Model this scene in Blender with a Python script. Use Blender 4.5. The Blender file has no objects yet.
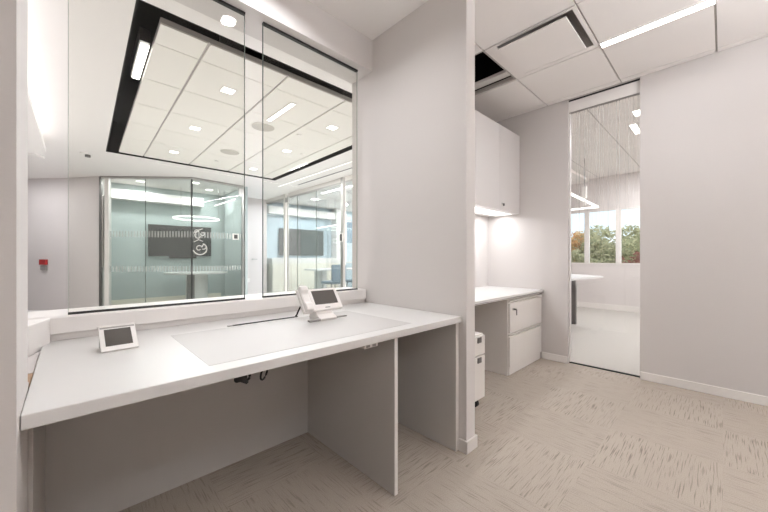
import bpy, bmesh, math, random
from mathutils import Vector, Matrix
random.seed(7)
S = bpy.context.scene
COL = S.collection
R = math.radians

# ------------------------------------------------------------------ materials
def new_mat(name):
    m = bpy.data.materials.new(name); m.use_nodes = True
    nt = m.node_tree; nt.nodes.clear()
    out = nt.nodes.new('ShaderNodeOutputMaterial')
    return m, nt, out
def srgb(r, g, b):
    f = lambda c: ((c/255+0.055)/1.055)**2.4 if c/255 > 0.04045 else c/255/12.92
    return (f(r), f(g), f(b), 1)
def plain(name, col, rough=.5, metal=0, noise=None, bump=0, bscale=400, var=.03, coat=0, stretch=(1,1,1)):
    """principled colour with a faint procedural variation and optional bump"""
    m, nt, out = new_mat(name)
    b = nt.nodes.new('ShaderNodeBsdfPrincipled')
    b.inputs['Roughness'].default_value = rough
    b.inputs['Metallic'].default_value = metal
    if coat: b.inputs['Coat Weight'].default_value = coat
    tc = nt.nodes.new('ShaderNodeTexCoord')
    mp = nt.nodes.new('ShaderNodeMapping'); mp.inputs['Scale'].default_value = stretch
    nt.links.new(tc.outputs['Object'], mp.inputs['Vector'])
    n = nt.nodes.new('ShaderNodeTexNoise'); n.inputs['Scale'].default_value = noise or 6
    n.inputs['Detail'].default_value = 4
    nt.links.new(mp.outputs['Vector'], n.inputs['Vector'])
    mix = nt.nodes.new('ShaderNodeMix'); mix.data_type = 'RGBA'
    mix.inputs['A'].default_value = tuple(c*(1-var) for c in col[:3])+(1,)
    mix.inputs['B'].default_value = tuple(min(1, c*(1+var)) for c in col[:3])+(1,)
    nt.links.new(n.outputs['Fac'], mix.inputs['Factor'])
    nt.links.new(mix.outputs['Result'], b.inputs['Base Color'])
    if bump:
        n2 = nt.nodes.new('ShaderNodeTexNoise'); n2.inputs['Scale'].default_value = bscale
        nt.links.new(mp.outputs['Vector'], n2.inputs['Vector'])
        bp = nt.nodes.new('ShaderNodeBump'); bp.inputs['Strength'].default_value = bump; bp.inputs['Distance'].default_value = .001
        nt.links.new(n2.outputs['Fac'], bp.inputs['Height'])
        nt.links.new(bp.outputs['Normal'], b.inputs['Normal'])
    nt.links.new(b.outputs['BSDF'], out.inputs['Surface'])
    return m
def emit(name, col, s):
    m, nt, out = new_mat(name)
    e = nt.nodes.new('ShaderNodeEmission'); e.inputs['Color'].default_value = col; e.inputs['Strength'].default_value = s
    nt.links.new(e.outputs['Emission'], out.inputs['Surface'])
    return m
def glass(name, tint, refl=.5, base=0.0, lines=None):
    """thin architectural glass: clear tinted transmission with a fresnel mirror.
    lines='frit' adds two bands of short white ticks, lines='threads' fading vertical lines"""
    m, nt, out = new_mat(name)
    t = nt.nodes.new('ShaderNodeBsdfTransparent'); t.inputs['Color'].default_value = tint
    g = nt.nodes.new('ShaderNodeBsdfGlossy'); g.inputs['Roughness'].default_value = 0.0
    fr = nt.nodes.new('ShaderNodeLayerWeight'); fr.inputs['Blend'].default_value = .25
    mul = nt.nodes.new('ShaderNodeMath'); mul.operation = 'MULTIPLY_ADD'
    mul.inputs[1].default_value = refl; mul.inputs[2].default_value = base
    nt.links.new(fr.outputs['Fresnel'], mul.inputs[0])
    mx = nt.nodes.new('ShaderNodeMixShader')
    nt.links.new(mul.outputs[0], mx.inputs[0]); nt.links.new(t.outputs[0], mx.inputs[1]); nt.links.new(g.outputs[0], mx.inputs[2])
    last = mx
    if lines:
        tc = nt.nodes.new('ShaderNodeTexCoord')
        sp = nt.nodes.new('ShaderNodeSeparateXYZ'); nt.links.new(tc.outputs['Object'], sp.inputs[0])
        def M(op, a, b=None, c=None):
            n = nt.nodes.new('ShaderNodeMath'); n.operation = op
            for i, v in enumerate((a, b, c)):
                if v is None: continue
                if isinstance(v, (int, float)): n.inputs[i].default_value = v
                else: nt.links.new(v, n.inputs[i])
            return n.outputs[0]
        d = nt.nodes.new('ShaderNodeBsdfDiffuse'); d.inputs['Color'].default_value = (.8, .8, .78, 1)
        if lines == 'frit':
            u = M('FRACT', M('MULTIPLY', sp.outputs['X'], 17.0))
            tick = M('LESS_THAN', u, .42)
            b1 = M('LESS_THAN', M('ABSOLUTE', M('SUBTRACT', sp.outputs['Z'], 1.575)), .062)
            b2 = M('LESS_THAN', M('ABSOLUTE', M('SUBTRACT', sp.outputs['Z'], .865)), .055)
            fac = M('MULTIPLY', M('MULTIPLY', tick, M('MAXIMUM', b1, b2)), .30)
        else:
            n = nt.nodes.new('ShaderNodeTexNoise'); n.noise_dimensions = '1D'; n.inputs['Scale'].default_value = 1
            n.inputs['Detail'].default_value = 2
            nt.links.new(M('MULTIPLY', sp.outputs['X'], 85.0), n.inputs['W'])
            n3 = nt.nodes.new('ShaderNodeTexNoise'); n3.noise_dimensions = '1D'; n3.inputs['Scale'].default_value = 1
            nt.links.new(M('MULTIPLY', sp.outputs['X'], 33.0), n3.inputs['W'])
            th = M('MULTIPLY', M('SUBTRACT', n.outputs['Fac'], .54), 12.0)
            th = M('MINIMUM', M('MAXIMUM', th, 0.0), 1.0)
            # the threads end at their own heights and fade out towards knee height
            hgt = M('ADD', M('MULTIPLY', n3.outputs['Fac'], 1.2), .75)
            fade = M('MINIMUM', M('MAXIMUM', M('MULTIPLY', M('SUBTRACT', sp.outputs['Z'], hgt), 1.6), 0.0), 1.0)
            fac = M('MULTIPLY', M('MULTIPLY', th, fade), .24)
            d.inputs['Color'].default_value = (.78, .76, .74, 1)
        m2 = nt.nodes.new('ShaderNodeMixShader')
        nt.links.new(fac, m2.inputs[0]); nt.links.new(mx.outputs[0], m2.inputs[1]); nt.links.new(d.outputs[0], m2.inputs[2])
        last = m2
    nt.links.new(last.outputs[0], out.inputs['Surface'])
    return m
def carpet(name):
    m, nt, out = new_mat(name)
    tc = nt.nodes.new('ShaderNodeTexCoord')
    def N(t, **k):
        n = nt.nodes.new(t)
        for a, v in k.items(): setattr(n, a, v)
        return n
    def mapped(scale):
        mp = N('ShaderNodeMapping'); mp.inputs['Scale'].default_value = scale
        nt.links.new(tc.outputs['Object'], mp.inputs['Vector']); return mp.outputs['Vector']
    def streak(scale):
        n = N('ShaderNodeTexNoise'); n.inputs['Scale'].default_value = 1; n.inputs['Detail'].default_value = 1.5
        n.inputs['Roughness'].default_value = .5
        nt.links.new(mapped(scale), n.inputs['Vector'])
        r = N('ShaderNodeValToRGB'); r.color_ramp.elements[0].position = .34; r.color_ramp.elements[1].position = .45
        nt.links.new(n.outputs['Fac'], r.inputs['Fac']); return r.outputs['Color']
    sx = streak((7, 165, 1)); sy = streak((165, 7, 1))
    ck = N('ShaderNodeTexChecker'); ck.inputs['Scale'].default_value = 1.0
    nt.links.new(mapped((1/.5, 1/.5, 0)), ck.inputs['Vector'])
    mx = N('ShaderNodeMix', data_type='RGBA')
    nt.links.new(ck.outputs['Fac'], mx.inputs['Factor']); nt.links.new(sx, mx.inputs['A']); lo = N('ShaderNodeMix', data_type='RGBA'); lo.inputs['Factor'].default_value = .35; lo.inputs['B'].default_value = (.85, .85, .85, 1)
    nt.links.new(sy, lo.inputs['A']); nt.links.new(lo.outputs['Result'], mx.inputs['B'])
    # soft patches where the streaks die out
    pn = N('ShaderNodeTexNoise'); pn.inputs['Scale'].default_value = 3.2; nt.links.new(tc.outputs['Object'], pn.inputs['Vector'])
    pr = N('ShaderNodeValToRGB'); pr.color_ramp.elements[0].position = .42; pr.color_ramp.elements[1].position = .62
    nt.links.new(pn.outputs['Fac'], pr.inputs['Fac'])
    m2 = N('ShaderNodeMix', data_type='RGBA'); m2.inputs['A'].default_value = (.72, .72, .72, 1)
    m2.inputs['Factor'].default_value = .52
    nt.links.new(mx.outputs['Result'], m2.inputs['B'])
    m3 = N('ShaderNodeMix', data_type='RGBA'); m3.inputs['B'].default_value = (.8, .8, .8, 1)
    mulp = N('ShaderNodeMath', operation='MULTIPLY'); mulp.inputs[1].default_value = .45
    nt.links.new(pr.outputs['Color'], mulp.inputs[0]); nt.links.new(mulp.outputs[0], m3.inputs['Factor'])
    nt.links.new(m2.outputs['Result'], m3.inputs['A'])
    cm = N('ShaderNodeMix', data_type='RGBA'); cm.inputs['A'].default_value = srgb(100, 92, 84); cm.inputs['B'].default_value = srgb(184, 173, 162)
    nt.links.new(m3.outputs['Result'], cm.inputs['Factor'])
    fn = N('ShaderNodeTexNoise'); fn.inputs['Scale'].default_value = 260; nt.links.new(tc.outputs['Object'], fn.inputs['Vector'])
    fm = N('ShaderNodeMix', data_type='RGBA', blend_type='MULTIPLY'); fm.inputs['Factor'].default_value = .5
    nt.links.new(cm.outputs['Result'], fm.inputs['A'])
    fr = N('ShaderNodeValToRGB'); fr.color_ramp.elements[0].position = .25; fr.color_ramp.elements[0].color = (.5, .5, .5, 1); fr.color_ramp.elements[1].position = .6
    nt.links.new(fn.outputs['Fac'], fr.inputs['Fac']); nt.links.new(fr.outputs['Color'], fm.inputs['B'])
    b = N('ShaderNodeBsdfPrincipled'); b.inputs['Roughness'].default_value = .95
    b.inputs['Specular IOR Level'].default_value = .1
    nt.links.new(fm.outputs['Result'], b.inputs['Base Color'])
    bp = N('ShaderNodeBump'); bp.inputs['Strength'].default_value = .5; bp.inputs['Distance'].default_value = .004
    nt.links.new(fn.outputs['Fac'], bp.inputs['Height']); nt.links.new(bp.outputs['Normal'], b.inputs['Normal'])
    nt.links.new(b.outputs['BSDF'], out.inputs['Surface'])
    return m

WALL = plain('wallcovering', srgb(214, 209, 206), .85, bump=.25, bscale=90, noise=40, var=.012, stretch=(1, 1, 6))
WALLD = plain('wall_fabric_grey', srgb(203, 198, 195), .85, bump=.25, bscale=90, noise=40, var=.012, stretch=(1, 1, 6))
WALLP = plain('lobby_wall_paint', srgb(216, 210, 208), .8, var=.008)
CEIL = plain('ceiling_paint', srgb(238, 234, 231), .9, var=.01)
TILE = plain('mineral_tile', srgb(240, 236, 233), .9, bump=.1, bscale=300, var=.01)
GRID = plain('t_bar', srgb(185, 180, 175), .6)
LTILE = plain('lobby_tile', srgb(236, 233, 226), .9, var=.006)
BLACK = plain('black_recess', srgb(38, 37, 35), .8)
VOID = plain('dark_plenum', srgb(14, 13, 13), .9)
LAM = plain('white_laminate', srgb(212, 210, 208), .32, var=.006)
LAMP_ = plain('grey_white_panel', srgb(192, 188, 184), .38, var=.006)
MAT_ = plain('desk_mat_vinyl', srgb(192, 189, 187), .45, var=.004)
CAB = plain('cabinet_paint', srgb(224, 220, 218), .3, var=.005)
CABT = plain('cabinet_steel', srgb(222, 217, 212), .4, var=.005)
TRIM = plain('trim_white', srgb(226, 222, 218), .45, var=.005)
GASK = plain('black_gasket', srgb(34, 33, 32), .5)
PLAS = plain('white_plastic', srgb(235, 231, 228), .35, var=.004)
PLASG = plain('grey_plastic', srgb(150, 146, 142), .4)
RUB = plain('black_rubber', srgb(22, 21, 21), .6)
SCR = plain('dark_screen', srgb(84, 80, 76), .15)
TVM = plain('tv_black', srgb(66, 64, 62), .45)
STEEL = plain('brushed_steel', srgb(190, 188, 185), .3, 1)
DMET = plain('grey_metal', srgb(120, 118, 116), .4, .8)
TEAL = plain('teal_paint', srgb(176, 186, 184), .8, var=.01)
BLUE = plain('pale_blue_paint', srgb(186, 200, 208), .8, var=.01)
CREAM = plain('cream_base', srgb(226, 220, 205), .6)
WOOD = plain('tan_wood_edge', srgb(196, 160, 130), .6, noise=30, var=.1)
RED = plain('alarm_red', srgb(170, 45, 45), .5)
CARP = carpet('carpet_tiles')
FLRL = plain('lobby_floor', srgb(214, 211, 208), .4, var=.02)
FLRO = plain('office_carpet', srgb(180, 175, 169), .9, noise=60, var=.03)
GREYF = plain('speaker_grille', srgb(196, 192, 182), .8)
CHAIRF = plain('blue_grey_fabric', srgb(120, 134, 146), .8)
G_PANE = glass('clear_glass', (.955, .957, .94, 1), .55)
G_EDGEL = plain('light_glass_edge', srgb(178, 180, 172), .25)
G_EDGE = plain('glass_edge', srgb(98, 104, 98), .25)
G_CONF = glass('green_glass', (.89, .915, .905, 1), .6, .03, 'frit')
G_CONFR = glass('pale_blue_glass', (.92, .955, .96, 1), .5, .01)
G_DOOR = glass('threaded_glass', (.95, .95, .94, 1), .55, .03, 'threads')
G_WIN = glass('window_glass', (.97, .98, .98, 1), .3)
E_LIN = emit('linear_light', (1, .985, .96, 1), 6)
E_SQ = emit('square_light', (1, .98, .93, 1), 4)
E_RING = emit('pendant_light', (1, .99, .97, 1), 2.2)
E_COVE = emit('cove_light', (1, .98, .95, 1), 1.5)

# ------------------------------------------------------------------ mesh helpers
def box(bm, x0, x1, y0, y1, z0, z1):
    v = [bm.verts.new(p) for p in ((x0,y0,z0),(x1,y0,z0),(x1,y1,z0),(x0,y1,z0),(x0,y0,z1),(x1,y0,z1),(x1,y1,z1),(x0,y1,z1))]
    for f in ((0,3,2,1),(4,5,6,7),(0,1,5,4),(1,2,6,5),(2,3,7,6),(3,0,4,7)): bm.faces.new([v[i] for i in f])
    return bm
def B(*boxes):
    bm = bmesh.new()
    for b in boxes: box(bm, *b)
    return bm
def prism(bm, pts, z0, z1):
    """vertical prism over a plan polygon"""
    a = [bm.verts.new((x, y, z0)) for x, y in pts]; b = [bm.verts.new((x, y, z1)) for x, y in pts]
    n = len(pts)
    bm.faces.new(a[::-1]); bm.faces.new(b)
    for i in range(n): bm.faces.new((a[i], a[(i+1) % n], b[(i+1) % n], b[i]))
    bmesh.ops.recalc_face_normals(bm, faces=bm.faces)
    return bm
def extr(bm, prof, axis, a0, a1):
    """profile polygon extruded along an axis; profile is in the two other axes"""
    def P(u, v, w): return (w, u, v) if axis == 'x' else ((u, w, v) if axis == 'y' else (u, v, w))
    a = [bm.verts.new(P(u, v, a0)) for u, v in prof]; b = [bm.verts.new(P(u, v, a1)) for u, v in prof]
    n = len(prof); bm.faces.new(a[::-1]); bm.faces.new(b)
    for i in range(n): bm.faces.new((a[i], a[(i+1) % n], b[(i+1) % n], b[i]))
    bmesh.ops.recalc_face_normals(bm, faces=bm.faces)
    return bm
def tube(bm, pts, r, n=8, closed=False):
    pts = [Vector(p) for p in pts]; rings = []; N = len(pts)
    for i, p in enumerate(pts):
        if closed: d = pts[(i+1) % N]-pts[i-1]
        else: d = pts[min(i+1, N-1)]-pts[max(i-1, 0)]
        d.normalize()
        up = Vector((0,0,1)) if abs(d.z) < .9 else Vector((1,0,0))
        a = d.cross(up).normalized(); b = a.cross(d)
        rings.append([bm.verts.new(p+(a*math.cos(2*math.pi*k/n)+b*math.sin(2*math.pi*k/n))*r) for k in range(n)])
    for i in range(N if closed else N-1):
        A, C = rings[i], rings[(i+1) % N]
        for k in range(n): bm.faces.new((A[k], A[(k+1) % n], C[(k+1) % n], C[k]))
    if not closed: bm.faces.new(rings[0][::-1]); bm.faces.new(rings[-1])
    bmesh.ops.recalc_face_normals(bm, faces=bm.faces)
    return bm
def cyl(bm, x, y, z0, z1, r, n=24, r2=None):
    a = [bm.verts.new((x+r*math.cos(2*math.pi*k/n), y+r*math.sin(2*math.pi*k/n), z0)) for k in range(n)]
    r2 = r if r2 is None else r2
    b = [bm.verts.new((x+r2*math.cos(2*math.pi*k/n), y+r2*math.sin(2*math.pi*k/n), z1)) for k in range(n)]
    bm.faces.new(a[::-1]); bm.faces.new(b)
    for i in range(n): bm.faces.new((a[i], a[(i+1) % n], b[(i+1) % n], b[i]))
    return bm
def slab(bm, x0, x1, y0, y1, z0, z1, holes=()):
    """rectangular slab with rectangular holes (x0,x1,y0,y1)"""
    xs = sorted({x0, x1, *[min(max(h[i], x0), x1) for h in holes for i in (0, 1)]})
    ys = sorted({y0, y1, *[min(max(h[i], y0), y1) for h in holes for i in (2, 3)]})
    for i in range(len(xs)-1):
        for j in range(len(ys)-1):
            cx, cy = (xs[i]+xs[i+1])/2, (ys[j]+ys[j+1])/2
            if any(h[0] < cx < h[1] and h[2] < cy < h[3] for h in holes): continue
            box(bm, xs[i], xs[i+1], ys[j], ys[j+1], z0, z1)
    return bm
def obj(name, bm, m, parent=None, bevel=0, smooth=False, local=False, **props):
    if parent is not None and not local:
        bmesh.ops.translate(bm, verts=bm.verts, vec=-WORLD[parent.name])
    me = bpy.data.meshes.new(name); bm.to_mesh(me); bm.free()
    o = bpy.data.objects.new(name, me); COL.objects.link(o)
    me.materials.append(m)
    if parent is not None:
        o.parent = parent
        WORLD[o.name] = WORLD[parent.name].copy()
    else: WORLD[o.name] = Vector((0,0,0))
    if bevel:
        md = o.modifiers.new('bevel', 'BEVEL'); md.width = bevel; md.segments = 2; md.limit_method = 'ANGLE'; md.angle_limit = R(40)
    if smooth:
        for p in me.polygons: p.use_smooth = True
    for k, v in props.items(): o[k] = v
    return o
WORLD = {}
def empty(name, loc, rz=0):
    o = bpy.data.objects.new(name, None); COL.objects.link(o); o.location = loc; o.rotation_euler.z = rz
    o.empty_display_size = .1
    WORLD[o.name] = Vector(loc); return o
def thing(name, loc, label, cat, group=None, rz=0):
    o = empty(name, loc, rz); o['label'] = label; o['category'] = cat
    if group: o['group'] = group
    return o
def tag(o, label, cat, group=None):
    o['label'] = label; o['category'] = cat
    if group: o['group'] = group
    return o
def struct(name, bm, m, parent=None, **k):
    o = obj(name, bm, m, parent, **k)
    if parent is None: o['kind'] = 'structure'
    return o
def sgroup(name, loc=(0,0,0)):
    o = empty(name, loc); o['kind'] = 'structure'; return o
def copy_tree(o, parent=None):
    c = o.copy(); COL.objects.link(c)
    if parent is not None: c.parent = parent
    for ch in list(o.children):
        copy_tree(ch, c)
    return c
def area(loc, sx, sy, power, rot=(0,0,0), col=(1,1.015,1.05), spread=180, name='lamp_light'):
    l = bpy.data.lights.new(name, 'AREA'); l.shape = 'RECTANGLE'; l.size = sx; l.size_y = sy
    l.energy = power; l.color = col; l.spread = R(spread)
    o = bpy.data.objects.new(name, l); COL.objects.link(o); o.location = loc; o.rotation_euler = rot
    return o

# ------------------------------------------------------------------ levels
HC = 2.75     # tiled ceilings
HA = 2.70     # plaster ceiling over the counter alcove
XS, XE = 1.606, 1.695   # right stub wall
XR = 3.725    # right wall
YA = 2.015    # back wall of the desk alcove
LX = -.077    # left stub face

# ------------------------------------------------------------------ floors
struct('floor', B((-2.5, 3.80, -2.6, 2.03, -.08, 0)), CARP)
struct('floor', B((-3.2, 9.2, 2.03, 12, -.08, 0)), FLRL)
struct('floor', B((3.80, 8.4, -1.5, 2.03, -.08, 0), (3.80+.2, 8.4, 2.03, 3.4, .0005, .003)), FLRO)

# ------------------------------------------------------------------ our room's walls
struct('wall_right', B((XR, 3.83, -2.6, .522, 0, HC+.1), (XR, 3.83, 1.116, YA, 0, HC+.1), (XR, 3.83, .522, 1.116, 2.735, HC+.1)), WALLD)
struct('wall_stub', B((XS, XE, 1.0, 2.03, 0, HC+.1)), WALL)
struct('wall_alcove', B((XE, 4.0, YA, 2.03, 0, HC+.1)), WALL)
struct('wall_left', B((-.6, LX, .98, 1.22, 0, HC+.1), (-.6, -.16, 1.22, 2.03, 0, HC+.1)), WALLD)
struct('wall_near', B((-2.5, -.6, .98, 1.10, 0, HC+.1)), WALLD)
struct('wall_side', B((-2.6, -2.5, -2.6, 1.1, 0, HC+.1)), WALL)
struct('wall_behind', B((-2.6, XR+.1, -2.7, -2.6, 0, HC+.1)), WALL)
# window wall: knee wall and header, the opening is free between them
struct('wall_window', B((-.16, XS, 1.875, 2.03, 0, .80), (-.16, XS, 1.79, 2.03, 2.47, HC+.1)), WALL)
# ceilings
struct('ceiling', slab(bmesh.new(), -2.5, XS, -2.6, 1.79, HA, HA+.04, [(-1.2, 0, -1.7, -1.4)]), CEIL)

# tiled ceiling of the corridor and desk alcove
gx = [1.11, 1.735, 2.36, 2.965, 3.65, XR]; gy = [-2.6, -1.92, -1.27, -.62, .035, .66, 1.315, 1.965, YA]
hole_black = (2.385, 2.745, 1.335, 1.945)
hole_diff = (2.388, 2.915, .690, 1.222)
cg = sgroup('ceiling')
bm = bmesh.new(); slab(bm, XS, XR, -2.6, YA, HC, HC+.03, [(2.385, 2.95, 1.335, 1.945), hole_diff]); obj('ceiling_grid', bm, GRID, cg)
bm = bmesh.new()
xs = [XS, 1.735, 2.36, 2.965, 3.65, XR]
for i in range(len(xs)-1):
    for j in range(len(gy)-1):
        x0, x1, y0, y1 = xs[i]+.006, xs[i+1]-.006, gy[j]+.006, gy[j+1]-.006
        if i == 2 and j == 6: continue                    # the lifted-out tile
        if i == 2 and j == 5: continue                    # diffuser tile
        hs = []
        slab(bm, x0, x1, y0, y1, HC-.012, HC, hs)
obj('ceiling_tile', bm, TILE, cg)
# void above the missing tile
bm = bmesh.new()
box(bm, 2.375, 2.96, 1.32, 1.96, HC+.34, HC+.36)
for b in ((2.365, 2.385, 1.32, 1.96), (2.95, 2.965, 1.32, 1.96), (2.385, 2.95, 1.315, 1.335), (2.385, 2.95, 1.945, 1.96)):
    box(bm, b[0], b[1], b[2], b[3], HC+.03, HC+.35)
obj('ceiling_void', bm, VOID, cg)
obj('ceiling_trim', extr(bmesh.new(), [(2.775, HC-.012), (2.85, HC-.012), (2.85, HC+.012), (2.775, HC+.012)], 'y', 1.325, 1.955), TRIM, cg)
obj('ceiling_trim', B((2.85, 2.95, 1.325, 1.955, HC+.04, HC+.06)), GRID, cg)

# air diffuser
d = thing('air_diffuser', (2.66, .99, HC-.012), 'square white plaque ceiling diffuser set in a ceiling tile over the corridor', 'air vent')
bm = bmesh.new(); slab(bm, 2.366, 2.959, .666, 1.309, HC-.014, HC-.0005, [hole_diff]); obj('face_plate', bm, TILE, d)
bm = bmesh.new()   # concave neck
x0, x1, y0, y1 = hole_diff
prev = None
for k in range(7):
    t = k/6; ins = .0+.09*t; z = HC-.006+.085*math.sin(t*math.pi/2)
    ring = [bm.verts.new(p) for p in ((x0+ins, y0+ins, z), (x1-ins, y0+ins, z), (x1-ins, y1-ins, z), (x0+ins, y1-ins, z))]
    if prev:
        for i in range(4): bm.faces.new((prev[i], prev[(i+1) % 4], ring[(i+1) % 4], ring[i]))
    prev = ring
bm.faces.new(prev)
obj('neck', bm, PLASG, d, smooth=False)
obj('plaque', B((2.372, 2.84, .722, 1.205, HC-.055, HC-.046)), TILE, d, bevel=.003)
obj('hanger', B((2.60, 2.62, .96, .98, HC-.046, HC+.078)), DMET, d)

# linear light in the corridor ceiling
def linear_light(x0, x1, y0, y1, z, label, group=None, power=30, em=E_LIN, drop=.006):
    t = thing('linear_ceiling_light', ((x0+x1)/2, (y0+y1)/2, z), label, 'ceiling light', group)
    bm = bmesh.new(); slab(bm, x0-.008, x1+.008, y0-.008, y1+.008, z-drop-.004, z, [(x0, x1, y0, y1)]); obj('housing', bm, TRIM, t)
    obj('diffuser', B((x0, x1, y0, y1, z-drop, z)), em, t)
    if power: area(((x0+x1)/2, (y0+y1)/2, z-drop-.012), x1-x0, y1-y0, power)
    return t
linear_light(2.915, 2.985, .035, .65, HC-.012, 'long narrow glowing ceiling light beside the square diffuser over the corridor', power=7)
linear_light(2.915, 2.985, -1.9, -1.2, HC-.012, 'narrow ceiling light added out of view over the corridor behind the viewer', power=10)  # unseen fixture added for more corridor light from behind
# unseen troffer added as fill behind the viewpoint; downlight over the counter
t = thing('fill_troffer', (-.6, -1.55, HA), 'wide recessed fill light added out of view behind the viewer', 'ceiling light')
obj('frame', slab(bmesh.new(), -1.22, .02, -1.72, -1.38, HA-.004, HA+.01, [(-1.18, -.02, -1.68, -1.42)]), TRIM, t)
obj('diffuser', B((-1.2, 0, -1.7, -1.4, HA+.012, HA+.03)), E_LIN, t)
area((-.6, -1.55, HA-.02), 1.15, .27, 12)
t = thing('linear_pendant', (1.7, -1.1, 2.2), 'suspended linear uplight pendant added out of view behind the viewer for fill', 'pendant light')  # added out of view: upward fill for ceilings and walls
obj('light_bar', B((.7, 2.7, -1.14, -1.06, 2.20, 2.24)), TRIM, t)
obj('glowing_top', B((.72, 2.68, -1.135, -1.065, 2.2401, 2.25)), E_LIN, t)
for x_ in (.9, 1.5): obj('suspension_wire', B((x_, x_+.005, -1.102, -1.097, 2.25, HA-.001)), DMET, t)
area((1.7, -1.1, 2.255), 1.95, .07, 85, rot=(math.pi, 0, 0))
t = thing('downlight', (.77, 1.41, HA), 'round recessed downlight over the counter, mirrored in the left glass pane', 'ceiling light')
obj('trim_ring', tube(bmesh.new(), [(.77+.047*math.cos(k*math.pi/12), 1.41+.047*math.sin(k*math.pi/12), HA-.003) for k in range(24)], .005, 6, True), TRIM, t)
obj('lens', cyl(bmesh.new(), .77, 1.41, HA-.004, HA-.0005, .045, 24), E_SQ, t)
a_ = area((.77, 1.41, HA-.008), .085, .085, 6.6, spread=150); a_.data.shape = 'DISK'


# baseboards
struct('baseboard_right', B((XR-.012, XR, -2.6, .518, 0, .07), (XR-.012, XR, 1.12, 1.372, 0, .07)), TRIM, bevel=.003)
struct('baseboard_stub', B((XS-.012, XS, .99, 1.045, 0, .07), (XS-.012, XE+.012, .988, 1.0, 0, .07), (XE, XE+.012, .988, 2.0, 0, .07)), TRIM, bevel=.003)
struct('baseboard_left', B((-.6, LX+.012, .968, .98, 0, .07), (LX, LX+.012, .98, 1.03, 0, .07)), TRIM, bevel=.003)

# ------------------------------------------------------------------ transaction window: sill, panes
struct('trim_1', extr(bmesh.new(), [(1.84, .795), (1.84, .858), (1.852, .866), (2.08, .866), (2.08, .80), (1.86, .80), (1.86, .795)], 'x', -.16, 1.588), PLAS, bevel=.002)
# cranked end piece of the sill at the left jamb
bm = bmesh.new(); prism(bm, [(-.16, 1.68), (-.105, 1.68), (-.055, 1.838), (-.16, 1.838)], .752, .862)
struct('trim_2', bm, PLAS, bevel=.004)
struct('trim_3', B((-.158, LX-.003, 1.30, 1.45, .70, .750)), WOOD)
struct('trim_10', B((-.158, LX-.003, 1.225, 1.30, .70, .764), (-.158, LX-.003, 1.45, 1.86, .70, .7515)), WALLP)
def pane(n, x0, x1):
    r = sgroup('window_%d' % n, (x0, 1.86, .866))
    obj('pane', B((x0, x1, 1.855, 1.865, .874, 2.462)), G_PANE, r)
    obj('glass_edge', B((x0, x0+.002, 1.8545, 1.8655, .874, 2.462)), G_EDGEL if n == 1 else G_EDGE, r)
    obj('glass_edge', B((x1-.002, x1, 1.8545, 1.8655, .874, 2.462)), G_EDGE if n == 1 else G_EDGEL, r)
    obj('bottom_channel', B((x0, x1, 1.852, 1.868, .866, .875)), GASK, r)
    obj('top_channel', B((x0, x1, 1.850, 1.870, 2.458, 2.47)), GASK, r)
pane(1, -.006, .706); pane(2, .809, 1.516)

# ------------------------------------------------------------------ counter
c = thing('reception_counter', (.76, 1.45, 0), 'long white built-in counter with grey end panels below the glass transaction window', 'counter')
bm = B((LX+.001, XS-.001, 1.03, 1.874, .732, .765))
obj('worktop', bm, LAM, c, bevel=.0025)
obj('backsplash', B((-.07, 1.588, 1.862, 1.874, .7655, .794)), PLAS, c)
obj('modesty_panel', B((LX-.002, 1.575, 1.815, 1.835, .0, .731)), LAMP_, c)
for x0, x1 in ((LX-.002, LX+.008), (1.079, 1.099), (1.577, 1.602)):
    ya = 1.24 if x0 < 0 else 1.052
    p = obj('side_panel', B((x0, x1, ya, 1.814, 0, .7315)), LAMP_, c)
    if x0 > 0: obj('edge_band', B((x0, x1, 1.0495, 1.0518, 0, .7315)), TRIM, p)
# grey mat lying on the worktop
bm = B((.31, 1.253, 1.10, 1.64, .7652, .7660))
tag(obj('desk_mat', bm, MAT_), 'wide pale grey desk mat lying flat on the white counter', 'desk mat')
# cable lying from grommet to phone
g = thing('cable_channel', (.57, 1.666, .7655), 'thin black cable slot with grey end caps set along the back of the counter', 'cable channel')
obj('slot', B((.575, .925, 1.658, 1.672, .7655, .769)), GASK, g)
obj('end_cap', B((.55, .575, 1.658, 1.674, .7655, .7685)), PLASG, g, bevel=.001)
bm = bmesh.new(); tube(bm, [(.915, 1.667, .771), (.918, 1.662, .775), (.922, 1.65, .80), (.926, 1.63, .83), (.932, 1.61, .85)], .0045)
tag(obj('phone_cable', bm, RUB, smooth=True), 'short black cable rising from the counter slot to the back of the desk phone', 'cable')

# ------------------------------------------------------------------ desk phone (local frame, screen faces -Y)
ph = thing('desk_phone', (.93, 1.50, .7662), 'white desk phone with handset and big dark tilted screen on the counter', 'phone', rz=R(-2))
tilt = math.atan2(.085, .112)
def tilted(bm, origin, ang):
    bmesh.ops.transform(bm, matrix=Matrix.Translation(origin) @ Matrix.Rotation(-ang, 4, 'X'), verts=bm.verts); return bm
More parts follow.
